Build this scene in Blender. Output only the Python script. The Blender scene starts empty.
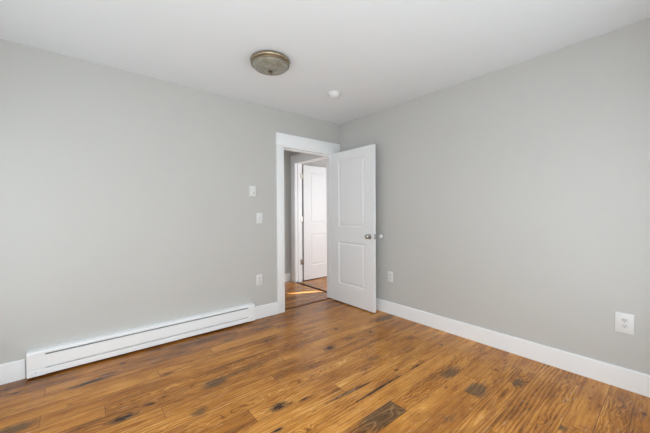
import bpy, bmesh, math, random
import numpy as np
from mathutils import Matrix, Vector

random.seed(7)
SC = bpy.context.scene
COL = SC.collection

# ------------------------------------------------------------------ camera
yaw, pitch, roll = 0.694613, -0.013165, -0.005325
fw = Vector((math.sin(yaw) * math.cos(pitch), math.cos(yaw) * math.cos(pitch), math.sin(pitch)))
rt = Vector((math.cos(yaw), -math.sin(yaw), 0.0))
up = rt.cross(fw)
r2 = rt * math.cos(roll) + up * math.sin(roll)
u2 = -rt * math.sin(roll) + up * math.cos(roll)
cam_data = bpy.data.cameras.new('camera')
cam_data.sensor_width = 36.0
cam_data.lens = 295.392 / 650.0 * 36.0
cam_data.clip_start = 0.02
cam = bpy.data.objects.new('camera', cam_data)
COL.objects.link(cam)
m = Matrix.Identity(4)
for i in range(3):
    m[i][0], m[i][1], m[i][2] = r2[i], u2[i], -fw[i]
m.translation = Vector((-2.82833, -3.07330, 1.20350))
cam.matrix_world = m
SC.camera = cam

# ------------------------------------------------------------------ exposure
SC.view_settings.view_transform = 'Standard'
SC.view_settings.look = 'None'
SC.view_settings.gamma = 1.0
SC.view_settings.use_curve_mapping = False
SC.view_settings.exposure = 0.18
SC.cycles.use_denoising = True
SC.cycles.max_bounces = 14
SC.cycles.diffuse_bounces = 8
SC.cycles.glossy_bounces = 5
SC.cycles.caustics_reflective = False
SC.cycles.caustics_refractive = False
SC.cycles.sample_clamp_indirect = 8.0

# ------------------------------------------------------------------ sky and sun
world = bpy.data.worlds.new('daylight')
SC.world = world
world.use_nodes = True
wn = world.node_tree
wn.nodes.clear()
sky = wn.nodes.new('ShaderNodeTexSky')
sky.sky_type = 'NISHITA'
sky.sun_disc = False
sky.sun_elevation = math.radians(30)
sky.sun_rotation = math.radians(115)
bg = wn.nodes.new('ShaderNodeBackground')
bg.inputs['Strength'].default_value = 0.12
wo = wn.nodes.new('ShaderNodeOutputWorld')
wn.links.new(sky.outputs[0], bg.inputs[0])
wn.links.new(bg.outputs[0], wo.inputs[0])

def add_light(name, kind, loc, direction, energy, color, size=None, size_y=None, spread=180):
    d = bpy.data.lights.new(name, kind)
    d.energy = energy
    d.color = color
    if kind == 'AREA':
        d.shape = 'RECTANGLE'
        d.size, d.size_y = size, size_y
        d.spread = math.radians(spread)
    o = bpy.data.objects.new(name, d)
    COL.objects.link(o)
    o.location = loc
    o.rotation_euler = Vector(direction).to_track_quat('-Z', 'Y').to_euler()
    return o

ROOM_X, ROOM_Y, H = -3.62, -3.36, 2.44
sun = add_light('sun', 'SUN', (4, -2, 4), (-0.785, 0.366, -0.50), 28.0, (1.0, 0.92, 0.80))
sun.data.angle = math.radians(0.7)
# daylight through the two bedroom windows and the window of the room across the hall
DAY = (0.825, 0.935, 1.0)
for name, loc, dr, watts in (('south_window_daylight', (-2.80, ROOM_Y + 0.03, 1.10), (0, 1, 0), 31.0), ('south_window_daylight', (-1.08, ROOM_Y + 0.03, 1.10), (0, 1, 0), 15.0),
                             ('west_window_daylight', (ROOM_X + 0.03, -2.70, 1.10), (1, 0, 0), 15.0), ('west_window_daylight', (ROOM_X + 0.03, -0.80, 1.10), (1, 0, 0), 6.5)):
    add_light(name, 'AREA', loc, dr, watts, DAY, 1.1, 1.5)
add_light('far_room_window_daylight', 'AREA', (1.45, -1.00, 1.40), (0, 1, -0.35), 37, (0.95, 0.97, 1.0), 1.3, 1.3)
add_light('hall_fill_light', 'AREA', (-1.41, 0.72, 1.40), (1, 0, 0), 2.2, (0.95, 0.97, 1.0), 0.8, 1.2)  # fill lamp added at the unseen hall end to brighten the hall

# ------------------------------------------------------------------ materials
def new_mat(name):
    mt = bpy.data.materials.new(name)
    mt.use_nodes = True
    nt = mt.node_tree
    return mt, nt, nt.nodes['Principled BSDF']

def plain(name, color, rough=0.5, metal=0.0, var=0.03, scale=6.0, bump=0.0, bscale=200.0, spec=0.5, coat=0.0):
    mt, nt, b = new_mat(name)
    tc = nt.nodes.new('ShaderNodeTexCoord')
    nz = nt.nodes.new('ShaderNodeTexNoise')
    nz.inputs['Scale'].default_value = scale
    nz.inputs['Detail'].default_value = 3
    nt.links.new(tc.outputs['Object'], nz.inputs['Vector'])
    rp = nt.nodes.new('ShaderNodeValToRGB')
    rp.color_ramp.elements[0].position = 0.3
    rp.color_ramp.elements[1].position = 0.7
    rp.color_ramp.elements[0].color = tuple(c * (1 - var) for c in color) + (1,)
    rp.color_ramp.elements[1].color = tuple(min(1, c * (1 + var)) for c in color) + (1,)
    nt.links.new(nz.outputs['Fac'], rp.inputs['Fac'])
    nt.links.new(rp.outputs['Color'], b.inputs['Base Color'])
    b.inputs['Roughness'].default_value = rough
    b.inputs['Metallic'].default_value = metal
    b.inputs['Specular IOR Level'].default_value = spec
    b.inputs['Coat Weight'].default_value = coat
    if bump > 0:
        n2 = nt.nodes.new('ShaderNodeTexNoise')
        n2.inputs['Scale'].default_value = bscale
        n2.inputs['Detail'].default_value = 2
        nt.links.new(tc.outputs['Object'], n2.inputs['Vector'])
        bp = nt.nodes.new('ShaderNodeBump')
        bp.inputs['Strength'].default_value = bump
        bp.inputs['Distance'].default_value = 0.001
        nt.links.new(n2.outputs['Fac'], bp.inputs['Height'])
        nt.links.new(bp.outputs['Normal'], b.inputs['Normal'])
    return mt

M_WALL = plain('wall_paint', (0.534, 0.531, 0.516), 0.6, var=0.012, scale=1.2, bump=0.15, bscale=160, spec=0.3)
M_CEIL = plain('ceiling_paint', (0.775, 0.818, 0.855), 0.8, var=0.008, scale=1.0, bump=0.12, bscale=140, spec=0.2)
M_TRIM = plain('white_trim_paint', (0.88, 0.898, 0.918), 0.38, var=0.008, scale=3.0)
M_DOOR = plain('white_door_paint', (0.81, 0.825, 0.845), 0.4, var=0.008, scale=3.0)
M_METALW = plain('white_enamel', (0.89, 0.91, 0.93), 0.3, var=0.008, scale=4.0)
M_DARK = plain('dark_gap', (0.05, 0.048, 0.046), 0.7, var=0.1)
M_GREY = plain('grey_plastic', (0.22, 0.22, 0.215), 0.6, var=0.05)
M_SLOT = plain('grey_heater_interior', (0.24, 0.24, 0.24), 0.5, 0.0, var=0.1)
M_PLASTIC = plain('white_plastic', (0.74, 0.75, 0.75), 0.35, var=0.006)
M_PLASTIC2 = plain('off_white_plastic', (0.66, 0.665, 0.66), 0.35, var=0.006)
M_NICKEL = plain('brushed_nickel', (0.52, 0.51, 0.49), 0.22, 1.0, var=0.06, scale=60)
M_HINGE = plain('satin_nickel_hinge', (0.34, 0.32, 0.29), 0.4, 1.0, var=0.06, scale=60)
M_BRONZE = plain('brushed_bronze_nickel', (0.36, 0.30, 0.215), 0.36, 1.0, var=0.08, scale=40)
M_FINIAL = plain('dark_bronze', (0.20, 0.15, 0.09), 0.35, 1.0, var=0.08, scale=40)
M_THRESH = plain('dark_threshold_wood', (0.14, 0.052, 0.015), 0.5, var=0.25, scale=18, spec=0.2)
M_SHADE = plain('sun_block_cloth', (0.75, 0.75, 0.72), 0.8, var=0.02)

def alabaster():
    mt, nt, b = new_mat('alabaster_glass')
    tc = nt.nodes.new('ShaderNodeTexCoord')
    nz = nt.nodes.new('ShaderNodeTexNoise')
    nz.inputs['Scale'].default_value = 16
    nz.inputs['Detail'].default_value = 5
    nz.inputs['Distortion'].default_value = 1.4
    nt.links.new(tc.outputs['Object'], nz.inputs['Vector'])
    rp = nt.nodes.new('ShaderNodeValToRGB')
    rp.color_ramp.elements[0].color = (0.22, 0.205, 0.155, 1)
    rp.color_ramp.elements[1].color = (0.30, 0.295, 0.25, 1)
    rp.color_ramp.elements[0].position = 0.35
    rp.color_ramp.elements[1].position = 0.65
    nt.links.new(nz.outputs['Fac'], rp.inputs['Fac'])
    nt.links.new(rp.outputs['Color'], b.inputs['Base Color'])
    b.inputs['Roughness'].default_value = 0.25
    b.inputs['Subsurface Weight'].default_value = 0.15
    b.inputs['Subsurface Radius'].default_value = (0.01, 0.01, 0.01)
    return mt
M_GLASS = alabaster()

def floor_material():
    mt, nt, b = new_mat('rustic_pine_planks')
    N, L = nt.nodes.new, nt.links.new
    def attr(n):
        a = N('ShaderNodeAttribute'); a.attribute_name = n
        return a
    def math_(op, a, bb=None, c=None):
        q = N('ShaderNodeMath'); q.operation = op
        for i, v in enumerate((a, bb, c)):
            if v is None: continue
            if isinstance(v, (int, float)): q.inputs[i].default_value = v
            else: L(v, q.inputs[i])
        return q.outputs[0]
    def noise(vec, scale, detail=3, dist=0.0):
        q = N('ShaderNodeTexNoise'); q.inputs['Scale'].default_value = scale
        q.inputs['Detail'].default_value = detail; q.inputs['Distortion'].default_value = dist
        L(vec, q.inputs['Vector']); return q.outputs['Fac']
    def mapped(vec, sc):
        q = N('ShaderNodeMapping'); q.inputs['Scale'].default_value = sc
        L(vec, q.inputs['Vector']); return q.outputs[0]
    def ramp(fac, stops):
        q = N('ShaderNodeValToRGB'); cr = q.color_ramp
        while len(cr.elements) < len(stops): cr.elements.new(0.5)
        for e, (p, c) in zip(cr.elements, stops):
            e.position = p; e.color = tuple(c) + (1,) if len(c) == 3 else c
        L(fac, q.inputs['Fac']); return q.outputs['Color']
    def mix(fac, a, bb, mode='MIX'):
        q = N('ShaderNodeMix'); q.data_type = 'RGBA'; q.blend_type = mode
        if isinstance(fac, (int, float)): q.inputs[0].default_value = fac
        else: L(fac, q.inputs[0])
        for i, v in ((6, a), (7, bb)):
            if isinstance(v, tuple): q.inputs[i].default_value = v
            else: L(v, q.inputs[i])
        return q.outputs[2]
    def smooth(v, lo, hi):
        q = N('ShaderNodeMapRange'); q.interpolation_type = 'SMOOTHSTEP'
        q.inputs['From Min'].default_value = lo; q.inputs['From Max'].default_value = hi
        L(v, q.inputs['Value']); return q.outputs[0]
    g = attr('grain').outputs['Vector']          # plank-own coordinates
    fine = noise(mapped(g, (5, 110, 1)), 1.0, 4, 0.3)
    med = noise(mapped(g, (1.6, 26, 1)), 1.0, 3, 0.6)
    blot = noise(mapped(g, (2.6, 9, 1)), 1.0, 3, 0.5)
    tone = attr('tone').outputs['Fac']
    t = math_('ADD', tone, math_('MULTIPLY', math_('SUBTRACT', med, 0.5), 0.45))
    t = math_('ADD', t, math_('MULTIPLY', math_('SUBTRACT', fine, 0.5), 0.30))
    t = math_('ADD', t, math_('MULTIPLY', math_('SUBTRACT', blot, 0.5), 0.75))
    # growth rings: thin dark line with a pale line beside it
    ph = attr('phase').outputs['Fac']
    ph = math_('ADD', ph, math_('MULTIPLY', math_('SUBTRACT', noise(mapped(g, (2.6, 22, 1)), 1.0, 3), 0.5), 1.1))
    tri = math_('PINGPONG', ph, 1.0)
    amp = math_('MULTIPLY', attr('ringamp').outputs['Fac'], math_('ADD', 0.35, math_('MULTIPLY', noise(mapped(g, (2.5, 16, 1)), 1.0, 2), 1.3)))
    dark_ring = smooth(tri, 0.74, 0.98)
    pale_ring = smooth(tri, 0.24, 0.02)
    t = math_('SUBTRACT', t, math_('MULTIPLY', dark_ring, amp))
    t = math_('ADD', t, math_('MULTIPLY', pale_ring, math_('MULTIPLY', amp, 0.8)))
    # short pore flecks, dark and pale
    pores = noise(mapped(g, (13, 95, 1)), 1.0, 4, 0.6)
    t = math_('SUBTRACT', t, math_('MULTIPLY', smooth(pores, 0.57, 0.69), 0.22))
    t = math_('ADD', t, math_('MULTIPLY', smooth(pores, 0.40, 0.28), 0.16))
    col = ramp(t, FLOOR_RAMP)
    ragged = math_('SUBTRACT', noise(mapped(g, (18, 55, 1)), 1.0, 5, 0.8), 0.5)
    n1 = math_('ADD', math_('MULTIPLY', math_('SUBTRACT', med, 0.5), 0.8), math_('MULTIPLY', ragged, 1.2))
    reddish = smooth(noise(mapped(g, (2.4, 7, 1)), 1.3, 4, 0.9), 0.50, 0.72)
    col = mix(math_('MULTIPLY', reddish, 0.42), col, (0.225, 0.080, 0.022, 1))
    # grey-brown smoky patches, their growth rings showing pale
    d = smooth(math_('ADD', math_('MULTIPLY', attr('smoke').outputs['Fac'], 1.35), n1), 0.22, 1.0)
    smoky = mix(math_('MULTIPLY', pale_ring, 0.6), (0.080, 0.046, 0.022, 1), (0.30, 0.18, 0.085, 1))
    col = mix(math_('MULTIPLY', d, 0.84), col, smoky)
    # knots: reddish halo, cracked dark heart
    kf = math_('ADD', attr('knot').outputs['Fac'], math_('MULTIPLY', n1, 0.9))
    col = mix(math_('MULTIPLY', smooth(kf, 0.20, 0.70), 0.66), col, (0.125, 0.050, 0.017, 1))
    col = mix(math_('MULTIPLY', smooth(kf, 0.74, 1.02), 0.90), col, (0.022, 0.010, 0.006, 1))
    k = smooth(kf, 0.5, 1.0)
    rk = math_('ADD', attr('red').outputs['Fac'], math_('MULTIPLY', n1, 0.7))
    col = mix(math_('MULTIPLY', smooth(rk, 0.20, 0.80), 0.70), col, (0.19, 0.058, 0.014, 1))
    col = mix(math_('MULTIPLY', smooth(rk, 0.72, 1.10), 0.85), col, (0.030, 0.011, 0.005, 1))
    # seams between boards
    sm = smooth(attr('seam').outputs['Fac'], 0.35, 1.0)
    col = mix(math_('MULTIPLY', sm, 0.75), col, (0.05, 0.022, 0.010, 1))
    # pale scratches
    sc_ = smooth(noise(mapped(g, (12, 120, 3)), 1.0, 5, 1.0), 0.60, 0.72)
    col = mix(math_('MULTIPLY', sc_, 0.50), col, (0.62, 0.42, 0.23, 1))
    L(col, b.inputs['Base Color'])
    b.inputs['Specular IOR Level'].default_value = 0.30
    rg = N('ShaderNodeMapRange')
    rg.inputs['To Min'].default_value = 0.15; rg.inputs['To Max'].default_value = 0.32
    L(blot, rg.inputs['Value']); L(rg.outputs[0], b.inputs['Roughness'])
    bp = N('ShaderNodeBump'); bp.inputs['Strength'].default_value = 0.25; bp.inputs['Distance'].default_value = 0.0015
    hgt = math_('SUBTRACT', math_('MULTIPLY', fine, 0.5), math_('ADD', sm, math_('MULTIPLY', k, 0.5)))
    L(hgt, bp.inputs['Height']); L(bp.outputs['Normal'], b.inputs['Normal'])
    return mt
FLOOR_RAMP = [(0.0, (0.068, 0.025, 0.007)), (0.26, (0.20, 0.070, 0.013)), (0.50, (0.435, 0.165, 0.026)), (0.74, (0.63, 0.280, 0.056)), (1.0, (0.78, 0.47, 0.18))]
M_FLOOR = floor_material()

# ------------------------------------------------------------------ mesh helpers
def add_box(bm, lo, hi, bev=0.0, seg=2):
    lo, hi = Vector(lo), Vector(hi)
    t = bmesh.new()
    bmesh.ops.create_cube(t, size=1.0)
    for v in t.verts:
        v.co = Vector((lo[i] + (v.co[i] + 0.5) * (hi[i] - lo[i]) for i in range(3)))
    if bev > 0:
        bmesh.ops.bevel(t, geom=list(t.edges), offset=bev, segments=seg, profile=0.5, affect='EDGES')
    merge(bm, t)

def merge(bm, t, mat=None):
    if mat is not None:
        bmesh.ops.transform(t, matrix=mat, verts=t.verts)
    me = bpy.data.meshes.new('tmp')
    t.to_mesh(me); t.free()
    bm.from_mesh(me)
    bpy.data.meshes.remove(me)

def add_lathe(bm, prof, seg=48, mat=None):
    """profile of (radius, height) about local z"""
    t = bmesh.new()
    rings = []
    for r, z in prof:
        if r < 1e-6:
            rings.append([t.verts.new((0, 0, z))])
        else:
            rings.append([t.verts.new((r * math.cos(2 * math.pi * i / seg), r * math.sin(2 * math.pi * i / seg), z)) for i in range(seg)])
    for a, b in zip(rings[:-1], rings[1:]):
        for i in range(seg):
            j = (i + 1) % seg
            if len(a) == 1 and len(b) == 1: continue
            if len(a) == 1: t.faces.new((a[0], b[i], b[j]))
            elif len(b) == 1: t.faces.new((a[i], a[j], b[0]))
            else: t.faces.new((a[i], a[j], b[j], b[i]))
    bmesh.ops.recalc_face_normals(t, faces=t.faces)
    merge(bm, t, mat)

def add_prism(bm, prof, x0, x1, axis='x'):
    """closed profile of (a, b) pairs extruded; along x: a=y b=z, along y: a=x b=z"""
    def P(a, b, c): return (c, a, b) if axis == 'x' else (a, c, b)
    t = bmesh.new()
    A = [t.verts.new(P(a, b, x0)) for a, b in prof]
    B = [t.verts.new(P(a, b, x1)) for a, b in prof]
    n = len(prof)
    for i in range(n):
        t.faces.new((A[i], A[(i + 1) % n], B[(i + 1) % n], B[i]))
    t.faces.new(A); t.faces.new(B[::-1])
    bmesh.ops.recalc_face_normals(t, faces=t.faces)
    merge(bm, t)

def obj(name, bm, mat, parent=None, smooth=False, loc=None):
    me = bpy.data.meshes.new(name)
    bm.to_mesh(me); bm.free()
    me.materials.append(mat)
    if smooth:
        for p in me.polygons: p.use_smooth = True
        try: me.set_sharp_from_angle(angle=math.radians(40))
        except Exception: pass
    o = bpy.data.objects.new(name, me)
    COL.objects.link(o)
    if parent: o.parent = parent
    if loc: o.location = loc
    return o

def box_obj(name, lo, hi, mat, parent=None, bev=0.0, seg=2):
    bm = bmesh.new(); add_box(bm, lo, hi, bev, seg)
    return obj(name, bm, mat, parent, smooth=bev > 0)

def struct(o, label, cat):
    o['kind'] = 'structure'; o['label'] = label; o['category'] = cat
    return o

def thing(name, label, cat, loc, rotz=0.0, group=None):
    o = bpy.data.objects.new(name, None)
    COL.objects.link(o)
    o.empty_display_size = 0.05
    o.location = loc; o.rotation_euler = (0, 0, rotz)
    o['label'] = label; o['category'] = cat
    if group: o['group'] = group
    return o

# ------------------------------------------------------------------ floor
W, Y0 = 0.1255, -0.0165
JOINTS = {2: [-3.020, -1.25], 3: [-1.95], 4: [-2.38, -0.62], 5: [-3.018, -1.12], 6: [-2.72, -0.95], 7: [-1.55], 8: [-2.45, -0.42],
          9: [-1.75], 10: [-0.86], 11: [-2.05, -0.35], 12: [-1.468], 13: [-2.30, -0.72], 14: [-0.30], 15: [-1.315], 16: [-2.1, -0.66],
          17: [-0.855], 18: [-1.65, -0.25], 19: [-1.1], 20: [-1.45], 21: [-0.72], 22: [-1.9, -0.18], 23: [-0.95], 24: [-0.46]}
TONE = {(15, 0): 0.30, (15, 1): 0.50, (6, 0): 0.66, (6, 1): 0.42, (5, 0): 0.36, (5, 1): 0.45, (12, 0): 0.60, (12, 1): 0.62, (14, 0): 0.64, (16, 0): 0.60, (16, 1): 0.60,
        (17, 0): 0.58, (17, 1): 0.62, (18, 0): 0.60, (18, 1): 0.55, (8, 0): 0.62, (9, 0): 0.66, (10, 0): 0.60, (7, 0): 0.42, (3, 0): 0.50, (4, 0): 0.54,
        (22, 0): 0.58, (22, 1): 0.44, (23, 1): 0.56, (19, 0): 0.62, (19, 1): 0.55, (20, 1): 0.52, (20, 0): 0.6, (0, 0): 0.14, (0, 1): 0.2, (1, 0): 0.28, (1, 1): 0.36, (2, 0): 0.38, (2, 1): 0.40}  # dark boards by the heater, its shadow also put into their tone
CATH = {(15, 0): (-1.30, -1), (22, 1): (0.20, -1), (12, 1): (-0.6, 1), (6, 1): (-2.3, 1), (10, 0): (-1.0, 1), (8, 0): (-1.4, 1)}
SWIRL = {(6, 1), (7, 0), (8, 1), (9, 1), (10, 0), (10, 1), (11, 1), (13, 1), (15, 1), (22, 1)}
LINES = {(19, 1): 0.24, (20, 1): 0.22, (18, 1): 0.18, (17, 1): 0.14, (4, 1): 0.2, (7, 0): 0.25, (9, 0): 0.22}
BLOBS = [(-0.707, -1.988, 0.1, 0.055, 0.8, 'd'), (-0.794, -2.206, 0.11, 0.05, 0.9, 'd'), (-1.339, -1.983, 0.1, 0.06, 1.2, 'd'), (-1.50, -1.945, 0.17, 0.055, 0.7, 'd'), (-1.888, -1.488, 0.055, 0.035, 1.2, 'k'), (-1.726, -1.528, 0.03, 0.012, 1.2, 'k'), (-1.868, -1.764, 0.018, 0.012, 1.2, 'r'), (-1.143, -1.096, 0.06, 0.03, 0.8, 'k'), (-1.357, -1.221, 0.05, 0.014, 0.9, 'r'), (-1.509, -1.173, 0.05, 0.02, 0.4, 'r'), (-1.154, -1.534, 0.06, 0.012, 1.0, 'k'), (-0.811, -1.767, 0.08, 0.014, 1.2, 'k'), (-0.982, -1.699, 0.025, 0.012, 1.2, 'r'), (-0.407, -2.188, 0.02, 0.014, 1.2, 'r'), (-0.194, -2.177, 0.02, 0.012, 1.1, 'r'), (-0.335, -2.211, 0.08, 0.035, 0.4, 'd'), (-0.466, -2.346, 0.05, 0.02, 0.7, 'd'), (-0.455, -2.355, 0.02, 0.008, 1.0, 'r'), (-0.909, -2.056, 0.03, 0.01, 1.0, 'r'), (-0.885, -2.114, 0.01, 0.008, 1.0, 'r'), (-2.49, -0.943, 0.035, 0.01, 1.3, 'k'), (-2.55, -0.921, 0.16, 0.02, 0.5, 'r'), (-2.28, -1.222, 0.045, 0.04, 0.7, 'd'), (-2.17, -0.327, 0.07, 0.03, 0.7, 'k'), (-2.353, -0.386, 0.05, 0.014, 0.8, 'k'), (-2.336, -0.622, 0.06, 0.016, 0.9, 'k'), (-2.106, -0.986, 0.06, 0.035, 0.8, 'd'), (-1.9, -0.937, 0.25, 0.03, 0.55, 'd'), (-1.994, -0.548, 0.3, 0.02, 0.4, 'd'), (-3.183, -0.219, 0.06, 0.014, 1.1, 'k'), (-2.805, -0.393, 0.1, 0.018, 1.1, 'k'), (-2.748, -0.376, 0.1, 0.016, 0.7, 'k'), (-2.681, -0.328, 0.06, 0.015, 1.0, 'k'), (-2.637, -0.993, 0.045, 0.018, 1.3, 'k'), (-2.681, -0.973, 0.08, 0.025, 0.5, 'k'), (-2.979, -0.119, 0.2, 0.012, 0.8, 'k'), (-2.774, -0.015, 0.35, 0.02, 0.7, 'd'), (-1.371, -0.285, 0.1, 0.04, 0.9, 'k'), (-1.552, -0.267, 0.2, 0.03, 0.5, 'd'), (-1.756, -0.339, 0.05, 0.03, 0.8, 'k'), (-1.498, -0.605, 0.03, 0.014, 0.8, 'k'), (-0.801, -0.808, 0.03, 0.025, 1.1, 'r'), (-0.585, -1.094, 0.03, 0.025, 1.0, 'k'), (-0.846, -1.059, 0.07, 0.03, 0.6, 'd'), (-0.174, -0.927, 0.14, 0.06, 0.9, 'd'), (-0.97, -1.465, 0.08, 0.04, 0.5, 'd'), (-0.646, -1.53, 0.12, 0.05, 0.5, 'd'), (-1.116, -1.078, 0.04, 0.03, 0.5, 'k'), (-0.193, -2.578, 0.03, 0.012, 1.0, 'r'), (-0.177, -2.624, 0.015, 0.01, 0.9, 'r'), (-0.313, -2.712, 0.025, 0.01, 1.0, 'r'), (-0.27, -2.946, 0.025, 0.013, 1.3, 'r'), (-0.473, -2.616, 0.03, 0.014, 0.7, 'r'), (-0.786, -2.587, 0.03, 0.012, 0.8, 'r'), (-0.78, -2.654, 0.03, 0.03, 0.7, 'd'), (-0.472, -2.373, 0.05, 0.02, 0.5, 'd'), (-0.726, -2.71, 0.02, 0.012, 0.6, 'r'), (-1.191, -2.212, 0.06, 0.04, 0.4, 'd'), (-0.829, -1.297, 0.06, 0.02, 0.5, 'd'), (-0.41, -1.431, 0.06, 0.03, 0.5, 'd'), (-1.297, -0.87, 0.08, 0.02, 0.4, 'r'), (-1.146, -2.006, 0.1, 0.02, 0.4, 'r'), (-1.292, -1.612, 0.1, 0.015, 0.4, 'r'), (-3.08, -0.689, 0.12, 0.04, 0.5, 'd'), (-3.145, -0.466, 0.2, 0.04, 0.4, 'd'), (-3.153, -0.698, 0.06, 0.03, 0.7, 'd'), (-2.243, -1.103, 0.2, 0.02, 0.3, 'r')]
# dark splits running along board edges: x0, y0, x1, y1, half width, strength
_r = random.Random(21)
BLOBS += [(_r.uniform(-3.4, -0.1), _r.uniform(-2.9, -0.1), _r.uniform(0.012, 0.04), _r.uniform(0.006, 0.013), _r.uniform(0.6, 1.0), _r.choice('rrk')) for _ in range(46)]
SPLITS = [(-1.641, -1.656, -1.204, -1.68, 0.012, 1.1), (-1.474, -1.768, -1.138, -1.762, 0.013, 1.2), (-1.148, -1.767, -1.002, -1.764, 0.012, 1.0), (-2.032, -1.655, -1.958, -1.658, 0.012, 1.2), (-1.591, -1.77, -1.474, -1.768, 0.005, 0.6)]

def build_floor(name, xa, xb, ya, yb, z, step, seed):
    rng = np.random.default_rng(seed)
    V, F = [], []
    A = {k: [] for k in ('tone', 'phase', 'ringamp', 'smoke', 'knot', 'red', 'seam')}
    G = []
    base = 0
    n0 = int(math.floor((Y0 - yb) / W)); n1 = int(math.ceil((Y0 - ya) / W))
    for n in range(n0, n1):
        ytop, ybot = Y0 - W * n, Y0 - W * (n + 1)
        if ytop <= ya or ybot >= yb: continue
        js = list(JOINTS.get(n, [])) if seed == 1 else []
        js = [j for j in js if xa + 0.05 < j < xb - 0.05]
        if not js: js = [xa + (xb - xa) * rng.uniform(0.2, 0.8)]
        cuts = [xa] + sorted(js) + [xb]
        for s in range(len(cuts) - 1):
            x0, x1 = cuts[s], cuts[s + 1]
            e = 0.0045
            xs = np.concatenate(([x0, x0 + e], np.linspace(x0 + e, x1 - e, max(3, int((x1 - x0) / step)))[1:-1], [x1 - e, x1]))
            ys = np.concatenate(([ybot, ybot + e], np.linspace(ybot + e, ytop - e, max(5, int(0.12 / step)))[1:-1], [ytop - e, ytop]))
            ys = np.clip(ys, ya, yb)
            X, Y = np.meshgrid(xs, ys)
            u = X - x0; v = Y - (ybot + W / 2)
            key = (n, s) if seed == 1 else None
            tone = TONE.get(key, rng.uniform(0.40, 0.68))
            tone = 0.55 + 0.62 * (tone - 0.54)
            r = rng.uniform(0, 100, 4)
            low = 0.05 * np.sin(X * 2.1 + r[0]) + 0.04 * np.sin(X * 4.7 + v * 20 + r[1])
            wob = 0.30 * np.sin(X * 2.6 + r[2]) + 0.18 * np.sin(X * 6.1 + r[3]) + 0.10 * np.sin(X * 13 + v * 40 + r[0])
            if key in CATH or (key not in CATH and rng.uniform() < 0.10):
                cx, sg = CATH.get(key, (rng.uniform(x0, x1), rng.choice([-1, 1])))
                off = rng.uniform(-0.015, 0.015)
                ph = sg * (X - cx) * 2.6 + ((v - off) / 0.0125) ** 2 * 0.22 + wob * 0.55
                amp = 0.27
            else:
                ph = v * rng.uniform(70, 120) + wob * 2.0
                amp = LINES.get(key, rng.uniform(0.04, 0.14))
            if key in SWIRL:
                ph += 0.34 * np.sin(X * 27 + v * 70 + r[0]) + 0.30 * np.sin(X * 47 - v * 95 + r[1]) + 0.25 * np.sin(X * 71 + v * 40 + r[2])
                amp = max(amp, 0.22)
            sk = np.zeros_like(X); kn = np.zeros_like(X); rd = np.zeros_like(X)
            if seed == 1:
                for bx, by, lx, ly, st, kd in BLOBS:
                    if not (ybot <= by <= ytop and x0 <= bx <= x1): continue
                    ex = 1.35 if kd == 'd' else 1.1
                    q = ((X - bx) / (lx * ex)) ** 2 + ((Y - by) / (ly * ex)) ** 2
                    gsn = st * np.exp(-q)
                    if kd == 'd': sk += gsn
                    elif kd == 'k': kn += gsn; sk += 0.35 * st * np.exp(-q / 3.0)
                    else: rd += gsn
                    ph += 3.0 * st * np.exp(-(((X - bx) / (lx * 1.8)) ** 2 + ((Y - by) / (max(ly, 0.015) * 1.6)) ** 2))
                for ax, ay, bx, by, hw, st in SPLITS:
                    t = np.clip((X - ax) / (bx - ax), 0, 1)
                    yc = ay + (by - ay) * t
                    inside = np.exp(-np.clip(np.maximum(ax - X, X - bx), 0, 1) ** 2 / 0.02 ** 2)
                    taper = hw * (0.35 + 0.65 * np.sin(np.pi * np.clip(t, 0.03, 0.97)))
                    kn += st * inside * np.exp(-((Y - yc) / taper) ** 2)
            else:
                for _ in range(2):
                    bx, by = rng.uniform(x0, x1), rng.uniform(ybot, ytop)
                    rd += 0.9 * np.exp(-(((X - bx) / 0.04) ** 2 + ((Y - by) / 0.015) ** 2))
            sm = np.zeros_like(X)
            sm[0, :] = sm[-1, :] = 1.0
            sm[:, 0] = sm[:, -1] = 1.0
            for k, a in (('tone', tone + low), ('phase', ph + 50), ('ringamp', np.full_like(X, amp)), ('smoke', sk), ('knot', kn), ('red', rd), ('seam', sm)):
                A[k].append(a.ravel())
            ox, oy = rng.uniform(0, 60), rng.uniform(0, 60)
            G.append(np.stack([X + ox, Y + oy, np.zeros_like(X)], -1).reshape(-1, 3))
            V.append(np.stack([X, Y, np.full_like(X, z)], -1).reshape(-1, 3))
            ny, nx = X.shape
            idx = np.arange(ny * nx).reshape(ny, nx) + base
            F.append(np.stack([idx[:-1, :-1], idx[:-1, 1:], idx[1:, 1:], idx[1:, :-1]], -1).reshape(-1, 4))
            base += ny * nx
    V = np.concatenate(V); F = np.concatenate(F); G = np.concatenate(G)
    me = bpy.data.meshes.new(name)
    me.vertices.add(len(V)); me.vertices.foreach_set('co', V.astype(np.float32).ravel())
    me.loops.add(F.size); me.loops.foreach_set('vertex_index', F.astype(np.int32).ravel())
    me.polygons.add(len(F))
    me.polygons.foreach_set('loop_start', np.arange(0, F.size, 4, dtype=np.int32))
    me.update(calc_edges=True)
    me.validate()
    for k, a in A.items():
        at = me.attributes.new(k, 'FLOAT', 'POINT')
        at.data.foreach_set('value', np.concatenate(a).astype(np.float32))
    at = me.attributes.new('grain', 'FLOAT_VECTOR', 'POINT')
    at.data.foreach_set('vector', G.astype(np.float32).ravel())
    me.materials.append(M_FLOOR)
    o = bpy.data.objects.new(name, me)
    COL.objects.link(o)
    return o

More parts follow.
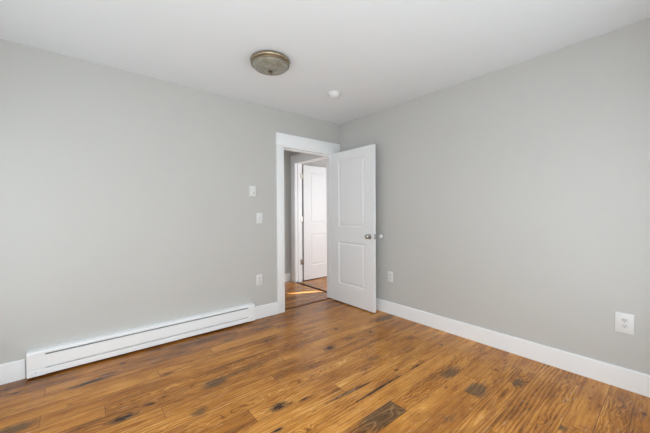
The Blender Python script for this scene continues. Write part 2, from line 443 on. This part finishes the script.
FX1, FY1, HALL_X0 = 2.60, 1.32, -1.45        # far extents of the other room and hall
T = 0.13                                      # thickness of the wall with the doorway
struct(build_floor('floor', ROOM_X, 0.0, ROOM_Y, 0.0, 0.0, 0.010, 1), 'orange-brown rustic pine plank floor of the bedroom', 'floor')
struct(build_floor('floor_hall', HALL_X0, 0.035, 0.0, FY1, 0.0, 0.02, 2), 'pine plank floor of the hall beyond the open doorway', 'floor')
struct(build_floor('floor_far_room', 0.035, FX1, -1.25, FY1, 0.0, 0.02, 3), 'pine plank floor of the room across the hall', 'floor')

# ------------------------------------------------------------------ room shell
def wall(name, boxes, label, mat=M_WALL):
    bm = bmesh.new()
    for lo, hi in boxes: add_box(bm, lo, hi)
    return struct(obj(name, bm, mat), label, 'wall')

OX0, OX1, OZ = -0.928, -0.105, 2.012          # rough opening of the bedroom doorway
wall('wall_left', [((ROOM_X - 0.1, 0, 0), (OX0, T, H)), ((OX1, 0, 0), (0.0, T, H)), ((OX0, 0, OZ), (OX1, T, H))],
     'light grey wall with the doorway and the baseboard heater')
wall('wall_right', [((0, ROOM_Y, 0), (0.035, 0.0, H))], 'light grey wall to the right of the open white door')
wall('wall_south', [((ROOM_X - 0.1, ROOM_Y - 0.1, 0), (0.035, ROOM_Y, H))], 'grey wall behind the camera with a window')
wall('wall_west', [((ROOM_X - 0.1, ROOM_Y, 0), (ROOM_X, 0, H))], 'grey wall beside the camera with a window')
bm = bmesh.new(); add_box(bm, (ROOM_X - 0.1, ROOM_Y - 0.1, H), (0.035, T, H + 0.1))
struct(obj('ceiling', bm, M_CEIL), 'plain white ceiling of the bedroom', 'ceiling')

# hall and the room across it
HX = 0.035                                    # face of the hall wall holding the second doorway
DY0, DY1, DZ = 0.235, 1.165, 2.065
wall('wall_hall_side', [((HX, T, 0), (HX + 0.12, DY0, H)), ((HX, DY1, 0), (HX + 0.12, FY1, H)), ((HX, DY0, DZ), (HX + 0.12, DY1, H)), ((HX, -1.25, 0), (HX + 0.12, T, H))],
     'grey hall wall holding the second white doorway')
wall('wall_hall_end', [((HALL_X0, FY1, 0), (HX + 0.12, FY1 + 0.1, H))], 'grey hall wall facing the open doorway')
wall('wall_hall_far', [((HALL_X0 - 0.1, T, 0), (HALL_X0, FY1 + 0.1, H))], 'grey wall closing the hall to the left')
wall('wall_far_back', [((HX + 0.12, FY1, 0), (FX1, FY1 + 0.1, H))], 'pale beige wall behind the second white door')
wall('wall_far_south', [((HX, -1.35, 0), (FX1, -1.25, H))], 'pale wall of the room across the hall holding its window')
SLY = -0.795                                  # narrow unseen slit added in the wall to shape the sun streak
wall('wall_far_east', [((FX1, -1.35, 0), (FX1 + 0.1, SLY - 0.05, H)), ((FX1, SLY + 0.05, 0), (FX1 + 0.1, FY1 + 0.1, H)),
                       ((FX1, SLY - 0.05, 0), (FX1 + 0.1, SLY + 0.05, 1.62)), ((FX1, SLY - 0.05, 2.00), (FX1 + 0.1, SLY + 0.05, H))],
     'pale wall of the room across the hall with an unseen slit added for the sun streak')
bm = bmesh.new(); add_box(bm, (HALL_X0 - 0.1, T, H), (FX1 + 0.1, FY1 + 0.1, H + 0.1)); add_box(bm, (HX, -1.35, H), (FX1 + 0.1, T, H + 0.1))
struct(obj('ceiling_hall', bm, M_CEIL), 'ceiling of the hall and of the room across it', 'ceiling')

# windows out of view that the daylight comes from (white frames, added sun-blocking shades)
def window(name, cx, cy, cz, w, h, axis, sgn, label):
    bm = bmesh.new()
    for a0, a1, b0, b1 in ((-w / 2 - 0.09, -w / 2, -h / 2 - 0.09, h / 2 + 0.09), (w / 2, w / 2 + 0.09, -h / 2 - 0.09, h / 2 + 0.09),
                           (-w / 2, w / 2, -h / 2 - 0.09, -h / 2), (-w / 2, w / 2, h / 2, h / 2 + 0.09)):
        d = sorted((0.0, sgn * 0.02))
        if axis == 'y': add_box(bm, (a0, d[0], b0), (a1, d[1], b1))
        else: add_box(bm, (d[0], a0, b0), (d[1], a1, b1))
    o = struct(obj(name, bm, M_TRIM, loc=(cx, cy, cz)), label, 'window')
    bm = bmesh.new()
    d = sorted((0.0, sgn * 0.008))
    if axis == 'y': add_box(bm, (-w / 2, d[0], -h / 2), (w / 2, d[1], h / 2))
    else: add_box(bm, (d[0], -w / 2, -h / 2), (d[1], w / 2, h / 2))
    obj('sun_block_shade', bm, M_SHADE, o)  # opaque pane added to keep the sun out
window('window_1', -2.80, ROOM_Y, 1.10, 1.1, 1.5, 'y', 1, 'white framed window with an added sun-blocking shade right behind the camera')
window('window_2', -1.08, ROOM_Y, 1.10, 1.1, 1.5, 'y', 1, 'white framed window with an added sun-blocking shade near the right wall')
window('window_4', ROOM_X, -2.70, 1.10, 1.1, 1.5, 'x', 1, 'white framed window with an added sun-blocking shade in the corner left of the camera')
window('window_5', ROOM_X, -0.80, 1.10, 1.1, 1.5, 'x', 1, 'white framed window with an added sun-blocking shade near the left wall')
window('window_3', 1.45, -1.25, 1.40, 1.3, 1.3, 'y', 1, 'white framed window in the room across the hall')

window('added_hall_window', HALL_X0, 0.72, 1.40, 0.8, 1.2, 'x', 1, 'unseen white framed window added behind the hall fill light')  # unseen window added to go with the hall fill lamp

# ------------------------------------------------------------------ trim
def baseboard_x(name, x0, x1, y, out, label, h=0.140):
    t = 0.015 * out
    bm = bmesh.new()
    add_prism(bm, [(y, 0), (y + t, 0), (y + t, h - 0.004), (y + t * 0.72, h), (y, h)], x0, x1, 'x')
    return struct(obj(name, bm, M_TRIM), label, 'baseboard')
def baseboard_y(name, y0, y1, x, out, label, h=0.140):
    t = 0.015 * out
    bm = bmesh.new()
    add_prism(bm, [(x, 0), (x + t, 0), (x + t, h - 0.004), (x + t * 0.72, h), (x, h)], y0, y1, 'y')
    return struct(obj(name, bm, M_TRIM), label, 'baseboard')
baseboard_x('baseboard_left', -1.340, -1.019, 0, -1, 'short white baseboard between heater and door casing')
baseboard_x('baseboard_left_end', ROOM_X, -3.146, 0, -1, 'white baseboard at the far left end of the heater')
baseboard_y('baseboard_right', ROOM_Y, -0.015, 0, -1, 'tall white baseboard along the wall right of the door')
baseboard_x('baseboard_hall', HALL_X0, HX - 0.015, FY1, -1, 'white baseboard at the end of the hall')
baseboard_x('baseboard_far_room', HX + 0.12, FX1, FY1, -1, 'white baseboard behind the second white door')

# casing round the bedroom doorway
JX0, JX1 = OX0 + 0.009, OX1 - 0.015           # jamb faces
bm = bmesh.new()
add_box(bm, (-1.019, -0.018, 0), (-0.924, 0, 2.016), 0.0025)
struct(obj('trim_1', bm, M_TRIM, smooth=True), 'left upright of the white casing round the open doorway', 'door casing')
bm = bmesh.new()
add_box(bm, (-0.105, -0.018, 0), (-0.002, 0, 2.016), 0.0025)
struct(obj('trim_2', bm, M_TRIM, smooth=True), 'right upright of the white casing behind the open door', 'door casing')
bm = bmesh.new()
add_box(bm, (-1.023, -0.023, 2.016), (-0.002, 0, 2.157), 0.0025)
struct(obj('trim_3', bm, M_TRIM, smooth=True), 'wide flat white header board above the open doorway', 'door casing')
bm = bmesh.new()
add_box(bm, (OX0, -0.012, 0), (JX0, T + 0.012, 1.997)); add_box(bm, (JX1, -0.006, 0), (OX1, T + 0.012, 1.997)); add_box(bm, (OX0, -0.012, 1.997), (OX1, T + 0.012, 2.016))
add_box(bm, (JX0, 0.040, 0), (JX0 + 0.012, 0.075, 1.985)); add_box(bm, (JX1 - 0.012, 0.040, 0), (JX1, 0.075, 1.985)); add_box(bm, (JX0, 0.040, 1.985), (JX1, 0.075, 1.997))
struct(obj('trim_4', bm, M_TRIM), 'white jamb and stop lining the open doorway', 'door jamb')
bm = bmesh.new()
add_prism(bm, [(0.030, 0), (0.036, 0.006), (0.078, 0.006), (0.084, 0)], JX0, JX1, 'x')
struct(obj('trim_5', bm, M_THRESH), 'dark wooden threshold strip under the open doorway', 'threshold')

# casing round the doorway across the hall
cx = HX - 0.018
bm = bmesh.new(); add_box(bm, (cx, DY1 - 0.005, 0), (HX, 1.268, 2.085), 0.002)
struct(obj('trim_6', bm, M_TRIM, smooth=True), 'white casing upright of the second doorway nearest the hall end', 'door casing')
bm = bmesh.new(); add_box(bm, (cx, 0.145, 0), (HX, DY0 + 0.005, 2.085), 0.002)
struct(obj('trim_7', bm, M_TRIM, smooth=True), 'white casing upright of the second doorway nearest the bedroom', 'door casing')
bm = bmesh.new(); add_box(bm, (cx - 0.004, 0.145, 2.085), (HX, 1.272, 2.192), 0.002)
struct(obj('trim_8', bm, M_TRIM, smooth=True), 'white header board over the second doorway across the hall', 'door casing')
bm = bmesh.new()
JB = HX + 0.135
add_box(bm, (HX - 0.010, DY1 - 0.014, 0), (JB, DY1, DZ)); add_box(bm, (HX - 0.010, DY0, 0), (JB, DY0 + 0.014, DZ)); add_box(bm, (HX - 0.010, DY0, DZ - 0.014), (JB, DY1, DZ + 0.02))
add_box(bm, (HX + 0.045, DY1 - 0.026, 0), (HX + 0.085, DY1 - 0.014, DZ - 0.014)); add_box(bm, (HX + 0.045, DY0 + 0.014, 0), (HX + 0.085, DY0 + 0.026, DZ - 0.014))
struct(obj('trim_9', bm, M_TRIM), 'white jamb lining the second doorway across the hall', 'door jamb')
bm = bmesh.new()
add_prism(bm, [(HX - 0.012, 0), (HX - 0.006, 0.007), (HX + 0.030, 0.007), (HX + 0.036, 0)], DY0 + 0.014, DY1 - 0.014, 'y')
struct(obj('trim_10', bm, plain('dark_seam_strip', (0.03, 0.012, 0.006), 0.6, var=0.2, spec=0.15)), 'thin dark floor strip under the second doorway', 'threshold')

# ------------------------------------------------------------------ doors
def panel_door_bm(w, h, th, panels):
    """slab from u=0..w, v=0..h, thickness centred on local y=0; moulded panels on both faces"""
    bm = bmesh.new()
    us = sorted({0.0, w} | {p[0] for p in panels} | {p[2] for p in panels})
    vs = sorted({0.0, h} | {p[1] for p in panels} | {p[3] for p in panels})
    rings = [(0.0, 0.0), (0.006, 0.0045), (0.013, 0.0085), (0.022, 0.0085), (0.032, 0.004), (0.040, 0.0025)]
    for sgn in (-1, 1):
        y = sgn * th / 2
        def P(u, v, d=0.0): return (u, y - sgn * d, v)
        for i in range(len(us) - 1):
            for j in range(len(vs) - 1):
                a, b, c, d = us[i], vs[j], us[i + 1], vs[j + 1]
                if any(abs(a - p[0]) < 1e-6 and abs(b - p[1]) < 1e-6 for p in panels):
                    prev = None
                    for ins, dep in rings:
                        q = [bm.verts.new(P(a + ins, b + ins, dep)), bm.verts.new(P(c - ins, b + ins, dep)), bm.verts.new(P(c - ins, d - ins, dep)), bm.verts.new(P(a + ins, d - ins, dep))]
                        if prev:
                            for k in range(4):
                                bm.faces.new((prev[k], prev[(k + 1) % 4], q[(k + 1) % 4], q[k]))
                        prev = q
                    bm.faces.new(prev)
                else:
                    bm.faces.new([bm.verts.new(P(*q)) for q in ((a, b), (c, b), (c, d), (a, d))])
    t = th / 2
    for q in (((0, -t, 0), (0, t, 0), (0, t, h), (0, -t, h)), ((w, -t, 0), (w, t, 0), (w, t, h), (w, -t, h)), ((0, -t, 0), (w, -t, 0), (w, t, 0), (0, t, 0)), ((0, -t, h), (w, -t, h), (w, t, h), (0, t, h))):
        bm.faces.new([bm.verts.new(p) for p in q])
    bmesh.ops.remove_doubles(bm, verts=bm.verts, dist=1e-5)
    bmesh.ops.recalc_face_normals(bm, faces=bm.faces)
    return bm

KNOB = [(0.0, 0.0), (0.033, 0.0), (0.033, 0.004), (0.030, 0.008), (0.016, 0.010), (0.0115, 0.013), (0.0115, 0.027), (0.015, 0.031), (0.022, 0.036), (0.027, 0.044), (0.0275, 0.052), (0.024, 0.059), (0.014, 0.064), (0.0, 0.0655)]
def add_hinges(door, hx, hy, zs, flip=1):
    for z in zs:
        bm = bmesh.new()
        add_lathe(bm, [(0, -0.046), (0.004, -0.046), (0.0062, -0.042), (0.0062, 0.042), (0.004, 0.046), (0, 0.046)], 16, Matrix.Translation((hx, hy, z)))
        add_box(bm, (hx - 0.001, hy - 0.0015, z - 0.044), (hx + 0.030, hy + 0.0015, z + 0.044))
        obj('hinge', bm, M_HINGE, door, smooth=True)

# bedroom door: hinged at the right jamb, opened square into the room; local x runs from hinge to latch edge
DW, DH, DT = 0.757, 1.992, 0.036
bm = panel_door_bm(DW, DH, DT, [(0.138, 0.245, 0.610, 0.805), (0.138, 1.000, 0.610, 1.882)])
d1 = obj('door_1', bm, M_DOOR)
d1.location = (-0.137, -0.010, 0.014)
d1.rotation_euler = (0, 0, -math.pi / 2 - math.radians(0.3))
struct(d1, 'white two-panel door standing open into the room with round knob', 'door')
for sgn in (-1, 1):
    bm = bmesh.new()
    mt = Matrix.Translation((DW - 0.068, sgn * DT / 2, 0.900)) @ Matrix.Rotation(-sgn * math.pi / 2, 4, 'X')
    add_lathe(bm, KNOB, 40, mt)
    o = obj('door_knob', bm, M_NICKEL, d1, smooth=True)
bm = bmesh.new(); add_box(bm, (DW - 0.001, -0.012, 0.872), (DW + 0.0012, 0.012, 0.928)); add_box(bm, (DW, -0.006, 0.890), (DW + 0.009, 0.006, 0.908), 0.003)
obj('latch_plate', bm, M_NICKEL, d1)
add_hinges(d1, -0.006, DT / 2 + 0.004, (0.24, 1.02, 1.77))

# second door: hinged on the far jamb of the doorway across the hall, swung into that room
W2, H2 = 0.90, 2.030
bm = panel_door_bm(W2, H2, 0.036, [(0.150, 0.245, 0.750, 0.805), (0.150, 1.000, 0.750, 1.90)])
d2 = obj('door_2', bm, M_DOOR)
d2.location = (0.208, 1.172, 0.012)
struct(d2, 'brightly lit white two-panel door open in the room across the hall', 'door')
for sgn in (-1, 1):
    bm = bmesh.new()
    add_lathe(bm, KNOB, 32, Matrix.Translation((W2 - 0.068, sgn * 0.018, 0.90)) @ Matrix.Rotation(-sgn * math.pi / 2, 4, 'X'))
    obj('door_knob', bm, M_NICKEL, d2, smooth=True)
for z in (0.33, 1.08, 1.83):
    bm = bmesh.new()
    add_lathe(bm, [(0, -0.048), (0.005, -0.048), (0.0075, -0.044), (0.0075, 0.044), (0.005, 0.048), (0, 0.048)], 16, Matrix.Translation((-0.014, -0.020, z)))
    add_box(bm, (-0.078, -0.0228, z - 0.046), (-0.012, -0.0205, z + 0.046))
    obj('hinge', bm, M_HINGE, d2, smooth=True)

# ------------------------------------------------------------------ baseboard heater
heater = thing('baseboard_heater', 'long low white electric baseboard heater along the left wall', 'heater', (-2.24, 0, 0))
HL, HR = -3.132 + 2.24, -1.345 + 2.24         # local ends
CL, CR = HL + 0.098, HR - 0.075               # inner edges of the end boxes
bm = bmesh.new()
add_prism(bm, [(0, 0.016), (-0.012, 0.016), (-0.012, 0.185), (-0.050, 0.187), (-0.066, 0.181), (-0.066, 0.172), (-0.068, 0.172), (-0.068, 0.184), (-0.052, 0.193), (0, 0.193)], CL, CR, 'x')
obj('back_panel', bm, M_METALW, heater)
bm = bmesh.new()
add_prism(bm, [(-0.062, 0.068), (-0.066, 0.066), (-0.069, 0.070), (-0.068, 0.156), (-0.062, 0.160), (-0.058, 0.157), (-0.058, 0.068)], CL, CR, 'x')
obj('front_cover', bm, M_METALW, heater)
bm = bmesh.new()
add_prism(bm, [(-0.012, 0.016), (-0.066, 0.016), (-0.069, 0.019), (-0.069, 0.057), (-0.066, 0.060), (-0.012, 0.060)], CL, CR, 'x')
obj('bottom_rail', bm, M_METALW, heater)
bm = bmesh.new(); add_box(bm, (CL, -0.050, 0.063), (CR, -0.014, 0.180))
obj('heating_element', bm, M_SLOT, heater)
for a, b in ((HL, CL), (CR, HR)):
    bm = bmesh.new()
    add_prism(bm, [(0, 0.014), (-0.067, 0.014), (-0.070, 0.017), (-0.070, 0.056), (-0.066, 0.058), (-0.066, 0.062), (-0.070, 0.064), (-0.070, 0.184), (-0.053, 0.194), (0, 0.194)], a, b, 'x')
    e = obj('end_box', bm, M_METALW, heater)
    bm = bmesh.new()
    add_lathe(bm, [(0, 0.0), (0.005, 0.0), (0.0045, 0.002), (0, 0.0025)], 16, Matrix.Translation(((a + b) / 2, -0.0700, 0.045)) @ Matrix.Rotation(math.pi / 2, 4, 'X'))
    obj('screw', bm, M_PLASTIC2, e, smooth=True)

# ------------------------------------------------------------------ ceiling lamp
LX, LY = -1.622, -0.945
lamp = thing('ceiling_lamp', 'round flush ceiling lamp with bronze ring and frosted glass bowl', 'ceiling lamp', (LX, LY, H))
bm = bmesh.new()
add_lathe(bm, [(0, 0), (0.148, 0), (0.157, -0.006), (0.160, -0.014), (0.158, -0.024), (0.152, -0.030), (0.149, -0.031), (0.149, -0.036), (0.152, -0.041), (0.151, -0.046), (0.147, -0.049), (0.145, -0.040), (0.0, -0.036)], 72)
obj('metal_pan', bm, M_BRONZE, lamp, smooth=True)
bm = bmesh.new()
prof = [(0.1455, -0.042)]
for i in range(0, 13):
    a = i / 12 * math.pi / 2
    prof.append((0.1450 * math.cos(a), -0.044 - 0.048 * math.sin(a)))
prof[-1] = (0.0, -0.092)
add_lathe(bm, prof, 72)
obj('glass_bowl', bm, M_GLASS, lamp, smooth=True)
bm = bmesh.new()
add_lathe(bm, [(0, -0.090), (0.017, -0.091), (0.017, -0.094), (0.007, -0.097), (0.006, -0.100), (0.012, -0.104), (0.013, -0.109), (0.009, -0.115), (0, -0.117)], 24)
obj('finial', bm, M_FINIAL, lamp, smooth=True)

# ------------------------------------------------------------------ smoke detector
sd = thing('smoke_detector', 'small round white smoke detector on the ceiling above the door', 'smoke detector', (-0.785, -0.775, H))
bm = bmesh.new(); add_lathe(bm, [(0, 0), (0.066, 0), (0.068, -0.003), (0.068, -0.010), (0.064, -0.012), (0, -0.012)], 48)
obj('mounting_base', bm, M_PLASTIC, sd, smooth=True)
bm = bmesh.new(); add_lathe(bm, [(0, -0.012), (0.060, -0.012), (0.058, -0.024), (0.050, -0.038), (0.036, -0.046), (0.034, -0.044), (0.022, -0.044), (0.020, -0.049), (0, -0.051)], 48)
cv = obj('cover', bm, M_PLASTIC, sd, smooth=True)
bm = bmesh.new(); add_lathe(bm, [(0, -0.030), (0.006, -0.030), (0.006, -0.0485), (0, -0.0490)], 16, Matrix.Translation((0.028, 0.0, 0.0)))
obj('test_button', bm, M_PLASTIC2, cv, smooth=True)

# ------------------------------------------------------------------ wall plates
R_LEFT, R_RIGHT = math.pi, math.pi / 2        # local +y points out of the wall
def outlet(label, loc, rz, pw=0.074, ph=0.122, group='duplex outlets low on the walls'):
    t = thing('wall_outlet', label, 'outlet', loc, rz, group)
    box_obj('cover_plate', (-pw / 2, 0, -ph / 2), (pw / 2, 0.006, ph / 2), M_PLASTIC, t, 0.0022)
    for s in (-1, 1):
        zc = s * 0.0195
        bm = bmesh.new()
        prof = []
        for i in range(28):
            a = 2 * math.pi * i / 28
            prof.append((0.0172 * math.cos(a), zc + max(-0.0138, min(0.0138, 0.0172 * math.sin(a)))))
        tb = bmesh.new()
        A = [tb.verts.new((x, 0.0045, z)) for x, z in prof]; B = [tb.verts.new((x * 0.97, 0.0082, zc + (z - zc) * 0.97)) for x, z in prof]
        for i in range(28): tb.faces.new((A[i], A[(i + 1) % 28], B[(i + 1) % 28], B[i]))
        tb.faces.new(B)
        bmesh.ops.recalc_face_normals(tb, faces=tb.faces)
        merge(bm, tb)
        r = obj('receptacle', bm, M_PLASTIC2, t)
        bm = bmesh.new()
        add_box(bm, (-0.0078, 0.0078, zc - 0.001), (-0.0052, 0.0085, zc + 0.0085)); add_box(bm, (0.0052, 0.0078, zc - 0.000), (0.0078, 0.0085, zc + 0.0075))
        add_lathe(bm, [(0, 0.0), (0.0028, 0.0), (0.0028, 0.0006), (0, 0.0006)], 12, Matrix.Translation((0, 0.0079, zc - 0.0075)) @ Matrix.Rotation(-math.pi / 2, 4, 'X'))
        obj('socket_slots', bm, M_GREY, r)
    bm = bmesh.new(); add_lathe(bm, [(0, 0), (0.0035, 0), (0.003, 0.0012), (0, 0.0015)], 14, Matrix.Translation((0, 0.006, 0)) @ Matrix.Rotation(-math.pi / 2, 4, 'X'))
    obj('plate_screw', bm, M_PLASTIC2, t, smooth=True)
    return t
outlet('white duplex outlet on the wall between heater and door casing', (-1.252, 0, 0.440), R_LEFT)
outlet('white duplex outlet on the right wall just past the open door', (0, -0.884, 0.442), R_RIGHT)
outlet('large white duplex outlet near the right end of the right wall', (0, -2.840, 0.445), R_RIGHT, 0.092, 0.136)

sw = thing('light_switch', 'white toggle light switch plate beside the door casing', 'light switch', (-1.244, 0, 1.144), R_LEFT)
box_obj('cover_plate', (-0.037, 0, -0.060), (0.037, 0.006, 0.060), M_PLASTIC, sw, 0.0022)
bm = bmesh.new(); add_box(bm, (-0.0055, 0.005, -0.0125), (0.0055, 0.0068, 0.0125)); obj('toggle_slot', bm, M_PLASTIC2, sw)
bm = bmesh.new(); add_box(bm, (-0.0045, 0, -0.006), (0.0045, 0.017, 0.006), 0.0015); bmesh.ops.rotate(bm, verts=bm.verts, cent=(0, 0, 0), matrix=Matrix.Rotation(math.radians(28), 3, 'X'))
bmesh.ops.translate(bm, verts=bm.verts, vec=(0, 0.004, 0)); obj('toggle', bm, M_PLASTIC2, sw, smooth=True)
for z in (-0.030, 0.030):
    bm = bmesh.new(); add_lathe(bm, [(0, 0), (0.0035, 0), (0.003, 0.0012), (0, 0.0015)], 14, Matrix.Translation((0, 0.006, z)) @ Matrix.Rotation(-math.pi / 2, 4, 'X'))
    obj('plate_screw', bm, M_PLASTIC2, sw, smooth=True)

th = thing('wall_thermostat', 'white box thermostat with a dial, above and left of the light switch', 'thermostat', (-1.332, 0, 1.447), R_LEFT)
box_obj('back_plate', (-0.036, 0, -0.061), (0.036, 0.006, 0.061), M_PLASTIC, th, 0.002)
box_obj('housing', (-0.033, 0.005, -0.058), (0.033, 0.034, 0.058), M_PLASTIC, th, 0.005, 3)
bm = bmesh.new(); add_lathe(bm, [(0, 0), (0.016, 0), (0.016, 0.007), (0.0145, 0.009), (0, 0.0095)], 32, Matrix.Translation((0, 0.0335, -0.026)) @ Matrix.Rotation(-math.pi / 2, 4, 'X'))
dl = obj('dial', bm, M_PLASTIC2, th, smooth=True)
bm = bmesh.new(); add_box(bm, (-0.001, 0.0425, -0.026), (0.001, 0.0436, -0.012)); obj('pointer', bm, M_DARK, dl)

# ------------------------------------------------------------------ wall door stop
bp_ = thing('wall_bumper', 'small round white door bumper on the right wall behind the door knob', 'door stop', (0, -0.752, 0.912), R_RIGHT)
bm = bmesh.new(); add_lathe(bm, [(0, 0), (0.029, 0), (0.030, 0.003), (0.028, 0.009), (0, 0.009)], 32, Matrix.Rotation(-math.pi / 2, 4, 'X'))
obj('base_ring', bm, M_NICKEL, bp_, smooth=True)
bm = bmesh.new(); add_lathe(bm, [(0, 0.008), (0.0275, 0.008), (0.027, 0.014), (0.022, 0.021), (0.012, 0.0235), (0, 0.0245)], 32, Matrix.Rotation(-math.pi / 2, 4, 'X'))
obj('rubber_dome', bm, M_METALW, bp_, smooth=True)
